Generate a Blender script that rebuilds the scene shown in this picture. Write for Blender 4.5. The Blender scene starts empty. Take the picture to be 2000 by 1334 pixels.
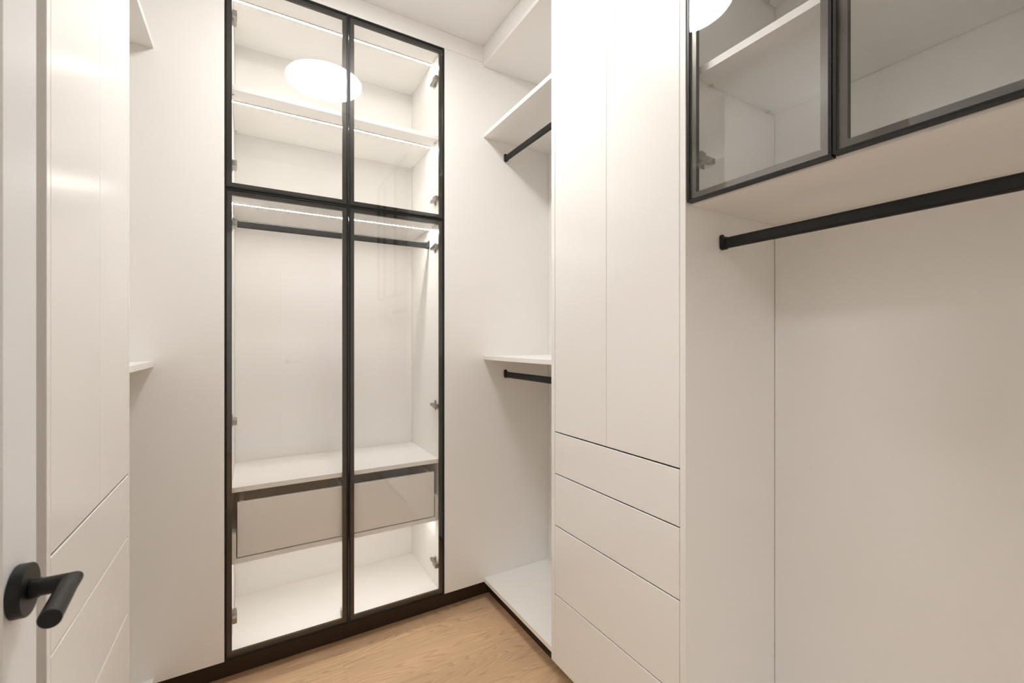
import bpy, bmesh, math, random
from mathutils import Vector, Matrix
random.seed(7)
sc = bpy.context.scene
COL = sc.collection

# ------------------------------------------------------------------ camera, world, exposure
H = 1.25                                   # eye height above the floor
YAW = math.radians(30.42)
cam_d = bpy.data.cameras.new('camera')
cam = bpy.data.objects.new('camera', cam_d); COL.objects.link(cam)
cam.location = (0, 0, H)
cam.rotation_euler = (math.pi/2, 0, -YAW)
cam_d.sensor_width = 36.0
cam_d.lens = 860/2000*36
cam_d.clip_start = 0.02
cam_d.dof.use_dof = True
cam_d.dof.focus_distance = 1.7
cam_d.dof.aperture_fstop = 9.0
sc.camera = cam

w = bpy.data.worlds.new('world'); sc.world = w; w.use_nodes = True
w.node_tree.nodes['Background'].inputs[0].default_value = (0.8, 0.85, 1, 1)
w.node_tree.nodes['Background'].inputs[1].default_value = 0.05
sc.view_settings.view_transform = 'Standard'
sc.view_settings.look = 'None'
sc.view_settings.gamma = 1.0
sc.view_settings.use_curve_mapping = False
sc.view_settings.exposure = 1.25
sc.cycles.diffuse_bounces = 8
sc.cycles.glossy_bounces = 6
sc.cycles.max_bounces = 16
sc.cycles.sample_clamp_indirect = 5.0
sc.cycles.transparent_max_bounces = 16

CEILING_LIGHT = 16.8
LED = 18.0
LED_HANG = 40.0
HALL_LIGHT = 25.0

# ------------------------------------------------------------------ materials
def mat(name, col, rough=0.5, metal=0.0, spec=0.5):
    m = bpy.data.materials.new(name); m.use_nodes = True
    b = m.node_tree.nodes['Principled BSDF']
    b.inputs['Base Color'].default_value = (*col, 1)
    b.inputs['Roughness'].default_value = rough
    b.inputs['Metallic'].default_value = metal
    b.inputs['Specular IOR Level'].default_value = spec
    return m

def noisy(m, scale, amount, bump=0.0, rough_var=0.0):
    """fine procedural relief / roughness variation on a material"""
    nt = m.node_tree; b = nt.nodes['Principled BSDF']
    tc = nt.nodes.new('ShaderNodeTexCoord')
    n = nt.nodes.new('ShaderNodeTexNoise'); n.inputs['Scale'].default_value = scale; n.inputs['Detail'].default_value = 4
    nt.links.new(tc.outputs['Object'], n.inputs['Vector'])
    if bump:
        bp = nt.nodes.new('ShaderNodeBump'); bp.inputs['Strength'].default_value = bump; bp.inputs['Distance'].default_value = 0.001
        nt.links.new(n.outputs['Fac'], bp.inputs['Height']); nt.links.new(bp.outputs['Normal'], b.inputs['Normal'])
    if rough_var:
        r0 = b.inputs['Roughness'].default_value
        mr = nt.nodes.new('ShaderNodeMapRange')
        mr.inputs['To Min'].default_value = r0-rough_var; mr.inputs['To Max'].default_value = r0+rough_var
        nt.links.new(n.outputs['Fac'], mr.inputs['Value']); nt.links.new(mr.outputs['Result'], b.inputs['Roughness'])
    return m

M_LACQUER = noisy(mat('satin_white_lacquer', (0.875, 0.862, 0.836), 0.25, spec=0.45), 6, 0, rough_var=0.03)
M_MELAMINE = noisy(mat('warm_white_melamine', (0.875, 0.862, 0.836), 0.45, spec=0.4), 9, 0, rough_var=0.03)
M_DRAWER = noisy(mat('greige_melamine', (0.85, 0.83, 0.795), 0.45, spec=0.4), 9, 0, rough_var=0.03)
M_PAINT = noisy(mat('wall_paint', (0.87, 0.858, 0.835), 0.75, spec=0.25), 180, 0, bump=0.04)
M_CEIL = noisy(mat('ceiling_paint', (0.89, 0.888, 0.88), 0.8, spec=0.2), 180, 0, bump=0.04)
M_DOORP = noisy(mat('door_enamel', (0.875, 0.893, 0.905), 0.35, spec=0.45), 25, 0, rough_var=0.04)
M_BLACK = noisy(mat('black_powder_coat', (0.008, 0.0077, 0.0072), 0.38, spec=0.32), 300, 0, bump=0.05)
M_FRAME = noisy(mat('dark_anodised_metal', (0.040, 0.037, 0.033), 0.36, metal=1.0), 40, 0, rough_var=0.05)
M_BRONZE = noisy(mat('brushed_bronze_metal', (0.125, 0.115, 0.102), 0.32, metal=1.0), 40, 0, rough_var=0.05)
M_STEEL = noisy(mat('nickel_plated_steel', (0.36, 0.335, 0.305), 0.30, metal=1.0), 60, 0, rough_var=0.06)
M_PLINTH = mat('dark_plinth', (0.050, 0.031, 0.018), 0.6, spec=0.25)
M_DEBRIS = mat('dark_crumb', (0.03, 0.02, 0.015), 0.9)
M_GREYPLASTIC = mat('pale_grey_plastic', (0.55, 0.54, 0.52), 0.5)

def emit(name, col, s):
    m = bpy.data.materials.new(name); m.use_nodes = True
    nt = m.node_tree; nt.nodes.clear()
    e = nt.nodes.new('ShaderNodeEmission'); e.inputs[0].default_value = (*col, 1); e.inputs[1].default_value = s
    o = nt.nodes.new('ShaderNodeOutputMaterial'); nt.links.new(e.outputs[0], o.inputs[0])
    return m
M_LIGHT = emit('opal_diffuser', (1.0, 0.980, 0.966), CEILING_LIGHT)
M_LED = emit('led_diffuser', (1.0, 0.96, 0.915), LED)
M_LED_HANG = emit('led_diffuser_hanging_space', (1.0, 0.96, 0.915), LED_HANG)
M_HALL = emit('hall_diffuser', (0.97, 0.985, 1.0), HALL_LIGHT)

def glass(name, tint, ior=1.56):
    m = bpy.data.materials.new(name); m.use_nodes = True
    nt = m.node_tree; nt.nodes.clear()
    o = nt.nodes.new('ShaderNodeOutputMaterial')
    t = nt.nodes.new('ShaderNodeBsdfTransparent'); t.inputs[0].default_value = (*tint, 1)
    g = nt.nodes.new('ShaderNodeBsdfGlossy'); g.inputs['Roughness'].default_value = 0.0
    f = nt.nodes.new('ShaderNodeFresnel')
    ge = nt.nodes.new('ShaderNodeNewGeometry')
    mr = nt.nodes.new('ShaderNodeMapRange')            # same reflectance on either face of the thin pane
    mr.inputs['To Min'].default_value = ior; mr.inputs['To Max'].default_value = 1/ior
    nt.links.new(ge.outputs['Backfacing'], mr.inputs['Value']); nt.links.new(mr.outputs['Result'], f.inputs['IOR'])
    mx = nt.nodes.new('ShaderNodeMixShader')
    nt.links.new(f.outputs[0], mx.inputs[0]); nt.links.new(t.outputs[0], mx.inputs[1]); nt.links.new(g.outputs[0], mx.inputs[2])
    nt.links.new(mx.outputs[0], o.inputs[0])
    return m
M_GLASS = glass('clear_glass', (1.0, 1.0, 0.997))

def wood():
    m = bpy.data.materials.new('oak_boards'); m.use_nodes = True
    nt = m.node_tree; b = nt.nodes['Principled BSDF']; L = nt.links
    tc = nt.nodes.new('ShaderNodeTexCoord'); oi = nt.nodes.new('ShaderNodeObjectInfo')
    off = nt.nodes.new('ShaderNodeVectorMath'); off.operation = 'SCALE'
    comb = nt.nodes.new('ShaderNodeCombineXYZ')
    L.new(oi.outputs['Random'], comb.inputs[0]); L.new(oi.outputs['Random'], comb.inputs[1]); L.new(oi.outputs['Random'], comb.inputs[2])
    L.new(comb.outputs[0], off.inputs[0]); off.inputs['Scale'].default_value = 40
    add = nt.nodes.new('ShaderNodeVectorMath'); add.operation = 'ADD'
    L.new(tc.outputs['Object'], add.inputs[0]); L.new(off.outputs[0], add.inputs[1])
    # broad cathedral figure: contour lines of a stretched noise field
    mp = nt.nodes.new('ShaderNodeMapping'); mp.inputs['Scale'].default_value = (0.55, 6.0, 1.0)
    L.new(add.outputs[0], mp.inputs[0])
    n1 = nt.nodes.new('ShaderNodeTexNoise'); n1.inputs['Scale'].default_value = 1.5; n1.inputs['Detail'].default_value = 2.0; n1.inputs['Roughness'].default_value = 0.45
    L.new(mp.outputs[0], n1.inputs['Vector'])
    mul = nt.nodes.new('ShaderNodeMath'); mul.operation = 'MULTIPLY'; mul.inputs[1].default_value = 30
    L.new(n1.outputs['Fac'], mul.inputs[0])
    fr = nt.nodes.new('ShaderNodeMath'); fr.operation = 'FRACT'; L.new(mul.outputs[0], fr.inputs[0])
    rings = nt.nodes.new('ShaderNodeValToRGB')
    e = rings.color_ramp.elements
    e[0].position = 0.0; e[0].color = (0.30, 0.30, 0.30, 1)
    e[1].position = 1.0; e[1].color = (0.42, 0.42, 0.42, 1)
    x = e.new(0.22); x.color = (1, 1, 1, 1)
    x = e.new(0.80); x.color = (0.8, 0.8, 0.8, 1)
    L.new(fr.outputs[0], rings.inputs[0])
    # fine pores
    mp2 = nt.nodes.new('ShaderNodeMapping'); mp2.inputs['Scale'].default_value = (6, 150, 1)
    L.new(add.outputs[0], mp2.inputs[0])
    n2 = nt.nodes.new('ShaderNodeTexNoise'); n2.inputs['Scale'].default_value = 1.6; n2.inputs['Detail'].default_value = 5
    L.new(mp2.outputs[0], n2.inputs['Vector'])
    # slow tone drift
    n3 = nt.nodes.new('ShaderNodeTexNoise'); n3.inputs['Scale'].default_value = 2.2; n3.inputs['Detail'].default_value = 1
    L.new(mp.outputs[0], n3.inputs['Vector'])
    c1 = nt.nodes.new('ShaderNodeMix'); c1.data_type = 'RGBA'
    c1.inputs['A'].default_value = (0.530, 0.325, 0.180, 1); c1.inputs['B'].default_value = (0.780, 0.540, 0.335, 1)
    w1 = nt.nodes.new('ShaderNodeMath'); w1.operation = 'MULTIPLY'; w1.inputs[1].default_value = 0.92
    L.new(rings.outputs[0], w1.inputs[0])
    w2 = nt.nodes.new('ShaderNodeMath'); w2.operation = 'MULTIPLY_ADD'; w2.inputs[1].default_value = 0.75
    L.new(n2.outputs['Fac'], w2.inputs[0]); L.new(w1.outputs[0], w2.inputs[2])
    w3 = nt.nodes.new('ShaderNodeMath'); w3.operation = 'SUBTRACT'; w3.inputs[1].default_value = 0.46
    L.new(w2.outputs[0], w3.inputs[0])
    L.new(w3.outputs[0], c1.inputs['Factor'])
    c2 = nt.nodes.new('ShaderNodeMix'); c2.data_type = 'RGBA'; c2.blend_type = 'MULTIPLY'
    L.new(c1.outputs['Result'], c2.inputs['A'])
    tone = nt.nodes.new('ShaderNodeMapRange'); tone.inputs['To Min'].default_value = 0.90; tone.inputs['To Max'].default_value = 1.06
    L.new(oi.outputs['Random'], tone.inputs['Value'])
    drift = nt.nodes.new('ShaderNodeMapRange'); drift.inputs['To Min'].default_value = 0.90; drift.inputs['To Max'].default_value = 1.10
    L.new(n3.outputs['Fac'], drift.inputs['Value'])
    tm = nt.nodes.new('ShaderNodeMath'); tm.operation = 'MULTIPLY'; L.new(tone.outputs[0], tm.inputs[0]); L.new(drift.outputs[0], tm.inputs[1])
    L.new(tm.outputs[0], c2.inputs['B']); c2.inputs['Factor'].default_value = 1.0
    L.new(c2.outputs['Result'], b.inputs['Base Color'])
    b.inputs['Roughness'].default_value = 0.5; b.inputs['Specular IOR Level'].default_value = 0.35
    bp = nt.nodes.new('ShaderNodeBump'); bp.inputs['Strength'].default_value = 0.15; bp.inputs['Distance'].default_value = 0.0006
    L.new(n2.outputs['Fac'], bp.inputs['Height']); L.new(bp.outputs['Normal'], b.inputs['Normal'])
    return m
M_WOOD = wood()

# ------------------------------------------------------------------ object helpers
WORLD = {}
def Z(r):                                    # height relative to the eye -> absolute height
    return H + r

def obj(name, bm, m, parent=None, label=None, smooth=False):
    """link a bmesh given in world coordinates as ONE mesh object, its origin at its own centre"""
    xs = [v.co for v in bm.verts]
    c = Vector(((min(v.x for v in xs)+max(v.x for v in xs))/2, (min(v.y for v in xs)+max(v.y for v in xs))/2, min(v.z for v in xs)))
    for v in bm.verts: v.co -= c
    bmesh.ops.recalc_face_normals(bm, faces=bm.faces)
    me = bpy.data.meshes.new(name); bm.to_mesh(me); bm.free()
    if smooth:
        for p in me.polygons: p.use_smooth = True
    me.materials.append(m)
    o = bpy.data.objects.new(name, me); COL.objects.link(o)
    WORLD[o.name] = c
    if parent is not None:
        o.parent = parent; o.location = c - WORLD[parent.name]
    else:
        o.location = c
    if label: o['label'] = label
    return o

def tag(o, label, cat, group=None, kind=None):
    o['label'] = label; o['category'] = cat
    if group: o['group'] = group
    if kind: o['kind'] = kind
    return o

def thing(name, loc, label, cat, group=None, kind=None):
    o = bpy.data.objects.new(name, None); COL.objects.link(o); o.location = loc
    o.empty_display_size = 0.05
    WORLD[o.name] = Vector(loc)
    return tag(o, label, cat, group, kind)

def part_empty(name, loc, parent):
    o = bpy.data.objects.new(name, None); COL.objects.link(o); o.parent = parent
    o.location = Vector(loc)-WORLD[parent.name]; o.empty_display_size = 0.03
    WORLD[o.name] = Vector(loc)
    return o

def box(x0, x1, y0, y1, z0, z1, bm=None, bevel=0.0, seg=1):
    own = bm is None
    bm = bm or bmesh.new()
    t = bmesh.new()
    vs = [t.verts.new((x, y, z)) for x in (x0, x1) for y in (y0, y1) for z in (z0, z1)]
    for q in ((0,1,3,2), (4,6,7,5), (0,4,5,1), (2,3,7,6), (0,2,6,4), (1,5,7,3)):
        t.faces.new([vs[i] for i in q])
    if bevel:
        bmesh.ops.bevel(t, geom=list(t.edges), offset=bevel, segments=seg, affect='EDGES', profile=0.5)
    tm = bpy.data.meshes.new('t'); t.to_mesh(tm); t.free(); bm.from_mesh(tm); bpy.data.meshes.remove(tm)
    return bm

def prism(poly, depth, fmap, bm=None):
    """extrude a 2-D outline (u,v) along w by depth; fmap turns (u,v,w) into world"""
    bm = bm or bmesh.new()
    n = len(poly)
    a = [bm.verts.new(fmap(u, v, depth[0])) for u, v in poly]
    b = [bm.verts.new(fmap(u, v, depth[1])) for u, v in poly]
    bm.faces.new(a); bm.faces.new(b[::-1])
    for i in range(n):
        bm.faces.new([a[i], a[(i+1) % n], b[(i+1) % n], b[i]])
    return bm

def ring(o, i, w0, w1, fmap, bm=None):
    """rectangular ring with mitred corners: outer rect o, inner rect i as (u0,v0,u1,v1), from depth w0 to w1"""
    bm = bm or bmesh.new()
    def c(r): return [(r[0], r[1]), (r[2], r[1]), (r[2], r[3]), (r[0], r[3])]
    O0 = [bm.verts.new(fmap(u, v, w0)) for u, v in c(o)]; I0 = [bm.verts.new(fmap(u, v, w0)) for u, v in c(i)]
    O1 = [bm.verts.new(fmap(u, v, w1)) for u, v in c(o)]; I1 = [bm.verts.new(fmap(u, v, w1)) for u, v in c(i)]
    for k in range(4):
        n = (k+1) % 4
        bm.faces.new([O0[k], O0[n], I0[n], I0[k]]); bm.faces.new([O1[k], I1[k], I1[n], O1[n]])
        bm.faces.new([O0[k], O1[k], O1[n], O0[n]]); bm.faces.new([I0[k], I0[n], I1[n], I1[k]])
    return bm

def tube(pts_ring_fn, n, m, bm=None):
    bm = bm or bmesh.new()
    rows = [[bm.verts.new(pts_ring_fn(i, j)) for j in range(m)] for i in range(n)]
    for i in range(n-1):
        for j in range(m):
            k = (j+1) % m
            bm.faces.new([rows[i][j], rows[i][k], rows[i+1][k], rows[i+1][j]])
    bm.faces.new(rows[0][::-1]); bm.faces.new(rows[-1])
    return bm

def cyl(p0, p1, r, n=24, bm=None, bevel=0.0, r1=None):
    p0 = Vector(p0); p1 = Vector(p1); d = (p1-p0); L = d.length; d.normalize()
    a = d.orthogonal().normalized(); b = d.cross(a)
    r1 = r if r1 is None else r1
    prof = [(0, r), (L, r1)] if not bevel else [(0, r-bevel), (bevel, r), (L-bevel, r1), (L, r1-bevel)]
    def f(i, j):
        t, rr = prof[i]; an = 2*math.pi*j/n
        return p0 + d*t + (a*math.cos(an)+b*math.sin(an))*rr
    return tube(f, len(prof), n, bm)

MAP_BACK = lambda yf: (lambda u, v, w: Vector((u, yf+w, v)))           # fronts facing -Y
MAP_RIGHT = lambda xf: (lambda u, v, w: Vector((xf+w, -u, v)))         # fronts facing -X (u = -Y)
MAP_LEFT = lambda xf: (lambda u, v, w: Vector((xf-w, u, v)))           # fronts facing +X (u = Y)

# ------------------------------------------------------------------ measured layout
YB = 1.897          # front plane of the back run
XS = 0.956          # carcass front of the right run
XF = 0.936          # front plane of the right-hand doors and drawers
XD = 1.335          # back panel of the right run
LS = -0.291         # carcass front of the left run
LF = -0.268         # front plane of the left-hand tower
LD = -0.670         # back of the left run
CEIL = Z(1.420)
TOP = Z(1.343)
BOT = Z(-1.157)
T = 0.018
YFR = -0.15         # doorway wall, inner face
G = 0.0008          # joint between two boards
XL0, XR0 = -0.0895, 0.754      # glass wardrobe, outer sides
YBK = 2.319         # its back panel

# ------------------------------------------------------------------ setting: walls, ceiling, floor, trims
def struct(name, bm, m, label, cat):
    return tag(obj(name, bm, m), label, cat, kind='structure')

WX0, WX1, WY1 = LD-0.03, XD+0.03, YBK+0.03
struct('wall_back', box(WX0-0.1, WX1+0.1, WY1, WY1+0.1, 0, CEIL), M_PAINT, 'white wall behind the glass wardrobe', 'wall')
struct('wall_left', box(WX0-0.1, WX0, YFR, WY1, 0, CEIL), M_PAINT, 'white wall behind the left drawer tower', 'wall')
struct('wall_right', box(WX1, WX1+0.1, YFR, WY1, 0, CEIL), M_PAINT, 'white wall behind the hanging alcove', 'wall')
DX0, DX1, DH = -0.235, 0.58, 2.10
fw = bmesh.new()
box(-1.3, DX0, YFR-0.12, YFR, 0, CEIL, fw); box(DX1, 1.9, YFR-0.12, YFR, 0, CEIL, fw); box(DX0, DX1, YFR-0.12, YFR, DH, CEIL, fw)
struct('wall_front', fw, M_PAINT, 'white wall around the entrance doorway', 'wall')
struct('ceiling', box(-1.4, 2.0, -2.2, WY1+0.1, CEIL, CEIL+0.1), M_CEIL, 'plain warm white ceiling over the wardrobe aisle', 'ceiling')
HY = -2.05
hall = bmesh.new()
HD0, HD1 = 0.27, 1.05
box(-1.3, HD0, HY-0.1, HY, 0, CEIL, hall); box(HD1, 1.9, HY-0.1, HY, 0, CEIL, hall); box(HD0, HD1, HY-0.1, HY, 2.08, CEIL, hall)
struct('wall_hall', hall, M_PAINT, 'white hall wall reflected faintly in the glass doors', 'wall')
struct('wall_hall_left', box(-1.4, -1.3, HY-0.1, YFR, 0, CEIL), M_PAINT, 'side wall of the hall outside the doorway', 'wall')
struct('wall_hall_right', box(1.9, 2.0, HY-0.1, YFR, 0, CEIL), M_PAINT, 'far side wall of the hall outside the doorway', 'wall')

floor = struct('floor', box(-1.4, 2.0, -2.2, WY1, -0.05, -0.012), M_WOOD, 'warm oak board floor of the aisle', 'floor')
def plank(x0, x1, y0, y1):
    g = 0.00018
    bm = bmesh.new()
    box(x0+g, x1-g, y0+g, y1-g, -0.012, 0.0, bm, bevel=0.0003)
    return obj('plank', bm, M_WOOD, floor)
row = 0
y = 2.0
while y > -2.0:
    # two end joints are placed where the photograph shows them
    if abs(y-2.0) < 1e-6: cuts = [-0.72, 0.653, 1.39]
    elif abs(y-1.4) < 1e-6: cuts = [-0.72, 0.847, 1.39]
    else:
        s = (-0.25, 0.30, 0.02, 0.55)[row % 4]
        cuts = [-0.72, s, 1.39]
    if y < -0.05: cuts = [-1.3, cuts[1], 1.9]
    for a, b in zip(cuts, cuts[1:]): plank(a, b, y-0.2, y)
    y = round(y-0.2, 6); row += 1

# filler strips between the cabinets and the ceiling, and dark recessed plinths
struct('trim_back', box(LS, XS+0.0, YB, YB+0.018, TOP+0.001, CEIL-0.001), M_LACQUER, 'white filler strip between back wardrobes and ceiling', 'trim')
struct('trim_right', box(XS, XS+0.018, YFR+0.001, YB+0.018, TOP+0.001, CEIL-0.001), M_LACQUER, 'white filler strip above the right-hand cabinets', 'trim')
struct('trim_left', box(LS-0.018, LS, 0.93, YB+0.018, TOP+0.001, CEIL-0.001), M_LACQUER, 'white filler strip above the left-hand cabinets', 'trim')
RC = 0.055
struct('baseboard_back', box(LS-RC, XS+RC, YB+RC, YB+RC+0.016, 0.001, BOT-0.0015), M_PLINTH, 'dark recessed plinth under the glass wardrobe', 'plinth')
struct('baseboard_right', box(XS+RC, XS+RC+0.016, YFR+0.001, YB+RC-0.001, 0.001, BOT-0.0015), M_PLINTH, 'dark recessed plinth under the right-hand cabinets', 'plinth')
struct('baseboard_left', box(LS-RC-0.016, LS-RC, 0.95, YB+RC-0.001, 0.001, BOT-0.0015), M_PLINTH, 'dark recessed plinth under the left-hand cabinets', 'plinth')

# ------------------------------------------------------------------ framed glass doors and their hinges
FW, LIP, FD = 0.0215, 0.0055, 0.0185      # stile width, proud outer lip, frame depth
def hinge_mesh(P):
    """concealed hinge; P(a, b, c): a = into the cabinet from the door back, b = up, c = off the cabinet side"""
    bm = bmesh.new()
    def hb(a0, a1, b0, b1, c0, c1, bev=0.0012):
        t = box(a0, a1, b0, b1, c0, c1, bevel=bev)
        tm = bpy.data.meshes.new('t'); t.to_mesh(tm); t.free()
        s = len(bm.verts); bm.from_mesh(tm); bpy.data.meshes.remove(tm)
    hb(0.034, 0.050, -0.023, 0.023, 0.0003, 0.0035)           # cross wings of the mounting plate
    hb(0.020, 0.072, -0.0075, 0.0075, 0.0003, 0.0060)         # plate body
    hb(0.016, 0.078, -0.0070, 0.0070, 0.0060, 0.0150)         # hinge arm
    hb(0.012, 0.034, -0.0105, 0.0105, 0.0070, 0.0190)         # knuckle
    hb(-0.003, 0.016, -0.0115, 0.0090, 0.0040, 0.0190)        # cup block on the door frame
    for a, b, c, r in ((0.042, 0.016, 0.0035, 0.0038), (0.042, -0.016, 0.0035, 0.0038), (0.050, 0, 0.015, 0.0042), (0.068, 0, 0.015, 0.0042)):
        cyl((a, b, c), (a, b, c+0.0016), r, 10, bm)
    for v in bm.verts: v.co = P(*v.co)
    return bm

def glass_door(parent, u0, u1, v0, v1, fmap, hinge_side, hinge_vs, uside, m_flat=M_FRAME):
    """frame with a proud lip, pane lying on the frame's flat; hinge_side +1/-1 = which u edge; uside = u of the cabinet side the plate sits on"""
    d = part_empty('glass_door', fmap((u0+u1)/2, v0, 0), parent)
    bm = ring((u0, v0, u1, v1), (u0+LIP, v0+LIP, u1-LIP, v1-LIP), 0.0, 0.0065, fmap)
    nl = len(bm.faces)
    ring((u0, v0, u1, v1), (u0+FW, v0+FW, u1-FW, v1-FW), 0.0065, FD, fmap, bm)
    bm.faces.ensure_lookup_table()
    for k, f in enumerate(bm.faces):
        if k < nl or (k-nl) % 4 >= 2: f.material_index = 1       # only the flat under the pane is bare metal
    fo = obj('door_frame', bm, m_flat, d)
    fo.data.materials.append(M_BLACK)
    g = LIP+0.0007
    pb = prism([(u0+g, v0+g), (u1-g, v0+g), (u1-g, v1-g), (u0+g, v1-g)], (0.0012, 0.0060), fmap)
    obj('glass_pane', pb, M_GLASS, d)
    for hv in hinge_vs:
        P = lambda a, b, c: fmap(uside - hinge_side*c, hv+b, FD+0.0012+a)
        obj('hinge', hinge_mesh(P), M_STEEL, d)
    return d

# ------------------------------------------------------------------ back run: glass display cabinet over glass wardrobe
SPLIT = Z(0.558)
CY0 = YB+FD+0.002           # carcass front edge behind the doors
def carcass(parent, z0, z1):
    obj('side_panel', box(XL0+0.001, XL0+T, CY0, YBK+0.01, z0, z1), M_MELAMINE, parent)
    obj('side_panel', box(XR0-T, XR0-0.001, CY0, YBK+0.01, z0, z1), M_MELAMINE, parent)
    obj('top_panel', box(XL0+T+G, XR0-T-G, CY0, YBK-G, z1-T, z1), M_MELAMINE, parent)
    obj('bottom_panel', box(XL0+T+G, XR0-T-G, CY0, YBK-G, z0, z0+T), M_MELAMINE, parent)
    obj('back_panel', box(XL0+T+G, XR0-T-G, YBK, YBK+0.008, z0, z1), M_MELAMINE, parent)
def led(parent, z, m=M_LED, yc=2.0135):
    """recessed strip light on the underside at height z, running the full width"""
    obj('led_strip', box(XL0+T+0.002, XR0-T-0.002, yc-0.0045, yc+0.0045, z-0.0030, z-0.0003), m, parent, label='glowing white strip light')
    pf = bmesh.new()
    for y0, y1 in ((yc-0.0080, yc-0.0049), (yc+0.0049, yc+0.0080)):
        box(XL0+T+0.002, XR0-T-0.002, y0, y1, z-0.0034, z-0.0003, pf)
    obj('led_profile', pf, M_GREYPLASTIC, parent)

up = thing('display_cabinet', (0.332, 2.1, SPLIT), 'lit glass-fronted cabinet above the wardrobe, with a lit shelf and ceiling light reflected', 'cabinet')
carcass(up, SPLIT+0.0006, TOP)
SH1 = Z(0.930)
obj('shelf', box(XL0+T+G, XR0-T-G, CY0+0.004, YBK-0.002, SH1, SH1+T), M_MELAMINE, up)
led(up, TOP-T); led(up, SH1)
for yy in (CY0+0.04, YBK-0.03):
    for s, xx in ((1, XL0+T), (-1, XR0-T)):
        obj('shelf_pin', cyl((xx, yy, SH1-0.003), (xx+s*0.009, yy, SH1-0.003), 0.0025, 8), M_GREYPLASTIC, up)
low = thing('glass_wardrobe', (0.332, 2.1, BOT), 'tall glass-fronted wardrobe with hanging space over two greige drawers', 'wardrobe')
carcass(low, BOT, SPLIT-0.0006)
D0, D1 = Z(-0.8226), Z(-0.558)
obj('shelf', box(XL0+T+G, XR0-T-G, CY0+0.002, YBK-0.002, D1, D1+T), M_MELAMINE, low)
obj('drawer_base', box(XL0+T+G, XR0-T-G, CY0+0.002, YBK-0.002, D0, D0+T), M_MELAMINE, low)
led(low, SPLIT-T-0.0006, M_LED_HANG, 2.0265); led(low, D0)
DY = CY0+0.003
for s, xa in ((1, XL0+T+G), (-1, XR0-T-G)):
    x0, x1 = sorted((xa, xa+s*0.0155))
    obj('drawer_spacer', box(x0, x1, DY, YBK-0.02, D0+T+0.0005, D0+T+0.092), M_MELAMINE, low)
def inner_drawer(x0, x1):
    d = part_empty('drawer', ((x0+x1)/2, DY, Z(-0.80)), low)
    obj('drawer_front', box(x0, x1, DY, DY+0.016, Z(-0.800), Z(-0.598), bevel=0.0008), M_DRAWER, d)
    b = bmesh.new()
    zt = Z(-0.606)
    i = 0.004
    box(x0+i, x0+i+0.014, DY+0.0165, YBK-0.04, Z(-0.796), zt, b); box(x1-i-0.014, x1-i, DY+0.0165, YBK-0.04, Z(-0.796), zt, b)
    box(x0+i+0.0142, x1-i-0.0142, YBK-0.056, YBK-0.04, Z(-0.796), zt, b)
    box(x0+i+0.0142, x1-i-0.0142, DY+0.0165, YBK-0.0562, Z(-0.794), Z(-0.782), b)
    obj('drawer_box', b, M_DRAWER, d)
inner_drawer(-0.0515, 0.3295); inner_drawer(0.3325, 0.714)
MB = MAP_BACK(YB)
XM = 0.337
UH, LH = (1.212, 0.660), (0.438, -0.297, -1.028)
zr = [Z(h) for h in UH]; zl = [Z(h) for h in LH]
glass_door(up, XL0, XM-0.0012, SPLIT+0.0012, TOP-0.0005, MB, -1, zr, XL0+T)
glass_door(up, XM+0.0012, XR0, SPLIT+0.0012, TOP-0.0005, MB, 1, zr, XR0-T)
glass_door(low, XL0, XM-0.0012, BOT, SPLIT-0.0012, MB, -1, zl, XL0+T)
glass_door(low, XM+0.0012, XR0, BOT, SPLIT-0.0012, MB, 1, zl, XR0-T)
# door bumper seen at the foot of the middle stiles
obj('door_bumper', box(XM-0.026, XM-0.014, CY0+0.003, CY0+0.03, BOT+T+0.0003, BOT+T+0.03, bevel=0.003), M_GREYPLASTIC, low)

# ------------------------------------------------------------------ hanging rails (oval tube in two end brackets)
def rail(name, p0, p1, label, half_h=0.0148, half_w=0.0075, ends=(True, True)):
    p0 = Vector(p0); p1 = Vector(p1); d = (p1-p0).normalized(); side = d.cross(Vector((0, 0, 1))).normalized()
    t = thing(name, p0, label, 'clothes rail', 'black oval hanging rails')
    m = 24
    def oval(c, hh, hw):
        pts = []
        r = hw
        for j in range(m):
            a = 2*math.pi*j/m
            s, cc = math.sin(a), math.cos(a)
            zz = (hh-r)*(1 if s >= 0 else -1) + r*s
            pts.append(c + side*(cc*r) + Vector((0, 0, zz)))
        return pts
    rows = [oval(p0+d*0.003, half_h, half_w), oval(p1-d*0.003, half_h, half_w)]
    obj('rod', tube(lambda i, j: rows[i][j], 2, m), M_BLACK, t)
    for k, (p, sg) in enumerate(((p0, 1), (p1, -1))):
        if not ends[k]: continue
        e = [oval(p+d*sg*0.0004+Vector((0,0,0.0043)), 0.0203, 0.0085), oval(p+d*sg*0.0040+Vector((0,0,0.0043)), 0.0203, 0.0085), oval(p+d*sg*0.0052+Vector((0,0,0.0043)), 0.0195, 0.0078)]
        b = tube(lambda i, j: e[i][j], 3, m)
        cup = [oval(p+d*sg*0.0040, half_h+0.0022, half_w+0.0022), oval(p+d*sg*0.0150, half_h+0.0022, half_w+0.0022)]
        tube(lambda i, j: cup[i][j], 2, m, b)
        obj('rail_bracket', b, M_BLACK, t)
    return t
rail('hanging_rail', (XL0+T+0.0003, 2.0485, Z(0.465)), (XR0-T-0.0003, 2.0485, Z(0.465)), 'dark hanging rail behind the glass wardrobe doors')

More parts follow.
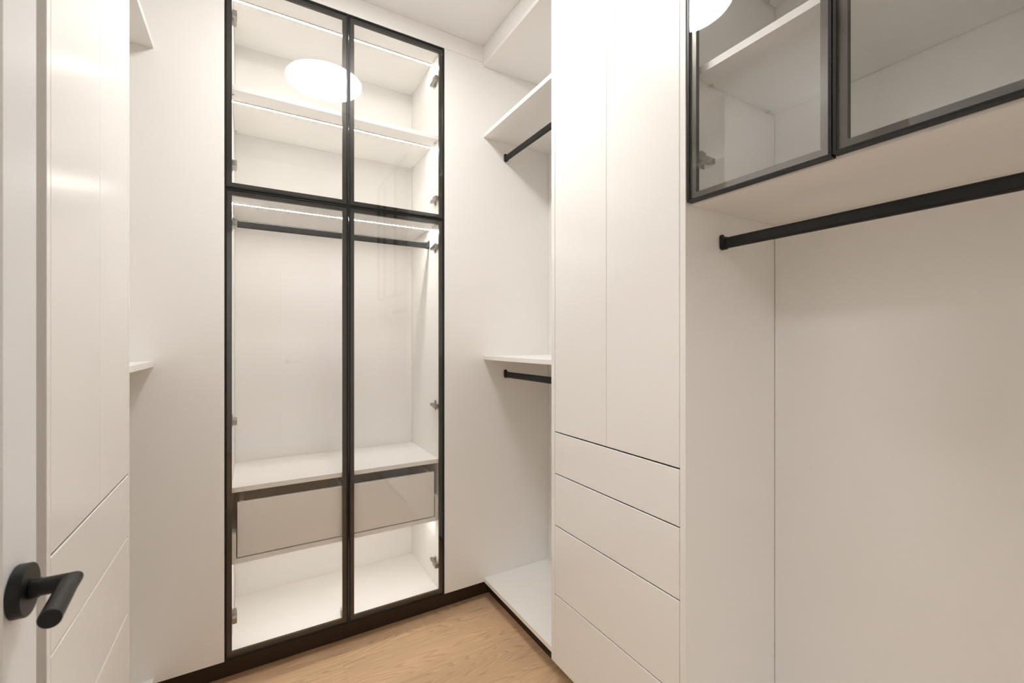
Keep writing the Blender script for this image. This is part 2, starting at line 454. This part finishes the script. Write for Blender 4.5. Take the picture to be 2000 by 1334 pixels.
# ------------------------------------------------------------------ right open unit between back run and tower
TY0, TY1 = 0.733, 1.311             # right tower, outer sides
ro = thing('open_wardrobe', (1.1, 1.6, BOT), 'open corner unit with three white shelves right of the glass wardrobe', 'wardrobe')
obj('side_panel', box(XR0+0.0012, XD-G, YB, YB+T, BOT, TOP), M_LACQUER, ro)
obj('back_panel', box(XD, XD+0.008, TY1+G, YB+T, BOT, TOP), M_MELAMINE, ro)
for nm, z0, z1 in (('top_panel', Z(1.325), TOP), ('shelf', Z(0.982), Z(1.000)), ('shelf', Z(-0.0870), Z(-0.0690)), ('bottom_shelf', Z(-1.1555), Z(-1.1370))):
    obj(nm, box(XS, XD-G, TY1+G, YB-G, z0, z1), M_MELAMINE, ro)
rail('hanging_rail', (1.075, YB-G-0.0003, Z(0.903)), (1.075, TY1+0.0003, Z(0.903)), 'black hanging rail under the upper shelf of the open corner unit')
rail('hanging_rail', (1.075, YB-G-0.0003, Z(-0.163)), (1.075, TY1+0.0003, Z(-0.163)), 'black hanging rail under the middle shelf of the open corner unit')

# ------------------------------------------------------------------ drawer towers
def tower(name, label, fmap, u0, u1, depth, us, f0, f1, mid, zs, group):
    """side panels reach the front plane; doors and drawers sit flush between them"""
    t = thing(name, fmap((u0+u1)/2, BOT, depth/2), label, 'cabinet', group)
    def pb(a0, a1, b0, b1, c0, c1, bev=0.0):
        p, q = fmap(a0, b0, c0), fmap(a1, b1, c1)
        return box(min(p.x, q.x), max(p.x, q.x), min(p.y, q.y), max(p.y, q.y), min(p.z, q.z), max(p.z, q.z), bevel=bev)
    obj('side_panel', pb(u0, f0-0.0018, BOT, TOP, 0.0, depth, 0.0006), M_LACQUER, t)
    obj('side_panel', pb(f1+0.0018, u1, BOT, TOP, 0.0, depth, 0.0006), M_LACQUER, t)
    obj('back_panel', pb(f0+0.002, f1-0.002, BOT, TOP, depth-0.008, depth), M_MELAMINE, t)
    obj('top_panel', pb(f0+0.002, f1-0.002, TOP-T, TOP-0.0005, 0.024, depth-0.01), M_MELAMINE, t)
    obj('bottom_panel', pb(f0+0.002, f1-0.002, BOT+0.001, BOT+T, 0.024, depth-0.01), M_MELAMINE, t)
    g = 0.0020
    obj('door', pb(f0, mid-0.0005, zs[0]+g, TOP-0.002, 0.0003, 0.0195, 0.0009), M_LACQUER, t)
    obj('door', pb(mid+0.0005, f1, zs[0]+g, TOP-0.002, 0.0003, 0.0195, 0.0009), M_LACQUER, t)
    for za, zb in zip(zs, zs[1:]):
        # drawer front with a sloped finger grip along its top edge
        top = za-g; bot = zb+g
        if zb == zs[-1]: bot = zb+0.0005
        prof = [(0.0003, bot), (0.0195, bot), (0.0195, top-0.016), (0.0052, top-0.0010), (0.0022, top), (0.0003, top-0.0016)]
        bm = prism(prof, (f0, f1), lambda c, v, u: fmap(u, v, c))
        obj('drawer_front', bm, M_LACQUER, t)
    return t
MR = MAP_RIGHT(XF); ML = MAP_LEFT(LF)
tower('drawer_tower', 'tall white cabinet right of centre, two doors over four handleless drawers',
      MR, -TY1, -TY0, XD-XF, None, -1.2885, -0.7520, -1.0217, [Z(-0.325), Z(-0.4746), Z(-0.661), Z(-0.9086), BOT], 'handleless drawer towers')
k = 0.268/0.291
tower('drawer_tower', 'tall white cabinet on the left, partly behind the open entrance door',
      ML, 0.930-0.005, 1.561*k, LF-LD, None, 1.0225*k, 1.5465*k, 1.2946*k, [Z(-0.358*k), Z(-0.5245*k), Z(-0.730*k), Z(-0.9205), BOT], 'handleless drawer towers')

# ------------------------------------------------------------------ left open unit
LY0 = 1.561*k
lo = thing('open_wardrobe', (-0.48, 1.65, BOT), 'open unit with white shelves left of the glass wardrobe', 'wardrobe')
obj('side_panel', box(LD+G, XL0-0.0012, YB, YB+T, BOT, TOP), M_LACQUER, lo)
obj('back_panel', box(LD-0.008, LD, LY0+G, YB+T, BOT, TOP), M_MELAMINE, lo)
for nm, z0, z1 in (('top_panel', Z(1.325), TOP), ('shelf', Z(0.990), Z(1.008)), ('shelf', Z(-0.0852), Z(-0.0672)), ('bottom_shelf', Z(-1.1570), Z(-1.1385))):
    obj(nm, box(LD+G, LS, LY0+G, YB-G, z0, z1), M_MELAMINE, lo)

# ------------------------------------------------------------------ right wall cabinet with glass doors, hanging alcove beneath
wc = thing('wall_cabinet', (1.14, 0.3, Z(0.345)), 'glass-fronted wall cabinet with black frames above the hanging alcove', 'cabinet')
WZ0 = Z(0.3445)
CA, CB = YFR+0.02, TY0-G
CX = XF+FD+0.002
obj('bottom_panel', box(CX, XD-G, CA, CB, WZ0, WZ0+T), M_MELAMINE, wc)
obj('top_panel', box(CX, XD-G, CA, CB, TOP-T, TOP), M_MELAMINE, wc)
obj('back_panel', box(XD, XD+0.008, CA, CB, WZ0+T+0.001, TOP), M_MELAMINE, wc)
obj('side_panel', box(CX, XD-G, CA-T, CA-G, WZ0, TOP), M_MELAMINE, wc)
for zz in (0.671, 0.989):
    obj('shelf', box(0.967, XD-0.002, CA+G, CB-0.0012, Z(zz), Z(zz)+T), M_MELAMINE, wc)
    for xx in (1.03, 1.290):
        obj('shelf_pin', cyl((xx, CB, Z(zz)-0.003), (xx, CB-0.010, Z(zz)-0.003), 0.0028, 8), M_GREYPLASTIC, wc)
dz0 = WZ0+0.0035
D12, D23 = 0.4085, 0.0870
glass_door(wc, -0.7290, -D12-0.0012, dz0, TOP-0.0005, MR, -1, [Z(0.468), Z(1.22)], -(CB), M_BRONZE)
glass_door(wc, -D12+0.0012, -D23-0.0012, dz0+0.003, TOP-0.0005, MR, 1, [], 0, M_BRONZE)
glass_door(wc, -D23+0.0012, 0.1290, dz0+0.003, TOP-0.0005, MR, 1, [], 0, M_BRONZE)

al = thing('hanging_alcove', (1.2, 0.3, BOT), 'open white hanging alcove under the glass wall cabinet', 'wardrobe')
obj('back_panel', box(XD, XD+0.008, CA, CB, BOT, WZ0+T), M_MELAMINE, al)
obj('bottom_shelf', box(XS, XD-G, CA, CB, Z(-1.1555), Z(-1.137)), M_MELAMINE, al)
obj('side_panel', box(XS, XD-G, CA-T, CA-G, BOT, WZ0-G), M_MELAMINE, al)
rail('hanging_rail', (1.079, CB-0.0003, Z(0.2605)), (1.079, CA+0.0003, Z(0.2605)), 'long black hanging rail in the alcove under the wall cabinet')

# ------------------------------------------------------------------ entrance door, standing open at the left, with its lever
XDOOR = -0.198
DE = 0.656
dr = thing('door_1', (XDOOR-0.02, 0.25, 0.006), 'open white entrance door at the left edge with black lever handle', 'door', kind='structure')
PY1 = 0.5845                        # edge of the recessed panel
lf = bmesh.new()
y0 = YFR+0.012
for (a, b, z0, z1) in ((PY1, DE, 0.008, 2.085), (y0, y0+0.075, 0.008, 2.085), (y0+0.075, PY1, 0.008, 0.16), (y0+0.075, PY1, 1.98, 2.085)):
    box(XDOOR-0.04, XDOOR, a, b, z0, z1, lf)
obj('door_leaf', lf, M_DOORP, dr)
obj('door_panel', box(XDOOR-0.032, XDOOR-0.008, y0+0.0755, PY1-0.0005, 0.1605, 1.9795), M_DOORP, dr)
ly, lz = 0.6085, Z(-0.2415)
h = part_empty('door_handle', (XDOOR, ly, lz), dr)
obj('rosette', cyl((XDOOR+0.0003, ly, lz), (XDOOR+0.0105, ly, lz), 0.0247, 48, bevel=0.0009), M_BLACK, h)
R = 0.0083
ex = XDOOR+0.0385
def lever_ring(c, n1, n2, r=R, m=28):
    return [c + n1*(math.cos(2*math.pi*j/m)*r) + n2*(math.sin(2*math.pi*j/m)*r) for j in range(m)]
zv = Vector((0, 0, 1)); xv = Vector((1, 0, 0)); yv = Vector((0, 1, 0))
ye = 0.5335
xe = ex+0.0065                     # the grip leans a little away from the leaf
rows = [lever_ring(Vector((XDOOR+0.0107, ly, lz)), yv, zv), lever_ring(Vector((ex-0.012, ly, lz)), yv, zv)]
# mitred elbow: the ring lies in the 45 degree plane between neck and grip
rows.append([Vector((ex, ly, lz)) + (yv+xv)*(math.cos(2*math.pi*j/28)*R) + zv*(math.sin(2*math.pi*j/28)*R) for j in range(28)])
rows += [lever_ring(Vector((ex+0.001, ly-0.012, lz)), xv, zv), lever_ring(Vector((xe, ye+0.0008, lz)), xv, zv), lever_ring(Vector((xe, ye, lz)), xv, zv, R-0.0008)]
# a slightly thicker collar where the neck leaves the rosette
lv = tube(lambda i, j: rows[i][j], len(rows), 28)
cyl((XDOOR+0.0107, ly, lz), (XDOOR+0.0175, ly, lz), R+0.0009, 28, lv, bevel=0.0005)
cyl((XDOOR+0.0150, ly-0.0080, lz-0.001), (XDOOR+0.0150, ly-0.0094, lz-0.001), 0.0016, 10, lv)
obj('lever', lv, M_BLACK, h)
hb = cyl((XDOOR-0.0403, ly, lz), (XDOOR-0.0505, ly, lz), 0.0247, 32, bevel=0.0009)
obj('rear_rosette', hb, M_BLACK, h)

# hall door opposite, seen only as a faint reflection in the glass
d2 = thing('door_2', (0.66, HY, 0.006), 'white hall door seen as a faint reflection in the left wardrobe glass', 'door', kind='structure')
lf = bmesh.new()
for (a, b, z0, z1) in ((HD0+0.005, HD0+0.12, 0.008, 2.075), (HD1-0.12, HD1-0.005, 0.008, 2.075), (HD0+0.12, HD1-0.12, 0.008, 0.2), (HD0+0.12, HD1-0.12, 1.95, 2.075), (HD0+0.12, HD1-0.12, 0.9, 1.02)):
    box(a, b, HY-0.04, HY-0.005, z0, z1, lf)
obj('door_leaf', lf, M_DOORP, d2)
obj('door_panel', box(HD0+0.1205, HD1-0.1205, HY-0.035, HY-0.013, 0.2005, 0.8995), M_DOORP, d2)
obj('door_panel', box(HD0+0.1205, HD1-0.1205, HY-0.035, HY-0.013, 1.0205, 1.9495), M_DOORP, d2)
h2 = cyl((0.345, HY-0.0047, Z(-0.243)), (0.345, HY+0.006, Z(-0.243)), 0.026, 24)
cyl((0.345, HY+0.006, Z(-0.243)), (0.345, HY+0.05, Z(-0.243)), 0.009, 16, h2)
cyl((0.338, HY+0.05, Z(-0.243)), (0.47, HY+0.05, Z(-0.243)), 0.009, 16, h2)
obj('door_handle', h2, M_BLACK, d2)

# ------------------------------------------------------------------ lights the place has
LX, LYY = 0.333, 1.225
cl = thing('ceiling_light', (LX, LYY, CEIL), 'round flat white ceiling lamp, seen reflected in the glass doors', 'lamp')
obj('housing', cyl((LX, LYY, CEIL-0.0003), (LX, LYY, CEIL-0.012), 0.196, 64, bevel=0.002), M_DOORP, cl)
obj('diffuser', cyl((LX, LYY, CEIL-0.0122), (LX, LYY, CEIL-0.017), 0.190, 64), M_LIGHT, cl)
hl = thing('hall_lamp', (-0.62, -1.05, CEIL), 'round hall ceiling lamp outside the doorway', 'lamp')
obj('housing', cyl((-0.62, -1.05, CEIL-0.0003), (-0.62, -1.05, CEIL-0.012), 0.196, 48, bevel=0.002), M_DOORP, hl)
obj('diffuser', cyl((-0.62, -1.05, CEIL-0.0122), (-0.62, -1.05, CEIL-0.017), 0.190, 48), M_HALL, hl)

# ------------------------------------------------------------------ crumb on the floor boards
cb = bmesh.new()
bmesh.ops.create_icosphere(cb, subdivisions=2, radius=0.004)
for v in cb.verts:
    v.co *= 1+0.35*math.sin(v.co.x*900)*math.cos(v.co.y*700)
    v.co = Vector((v.co.x*1.0+0.4335, v.co.y*0.7+1.5325, v.co.z*0.5+0.0022))
tag(obj('crumb', cb, M_DEBRIS), 'tiny dark crumb lying on the oak floor', 'crumb')
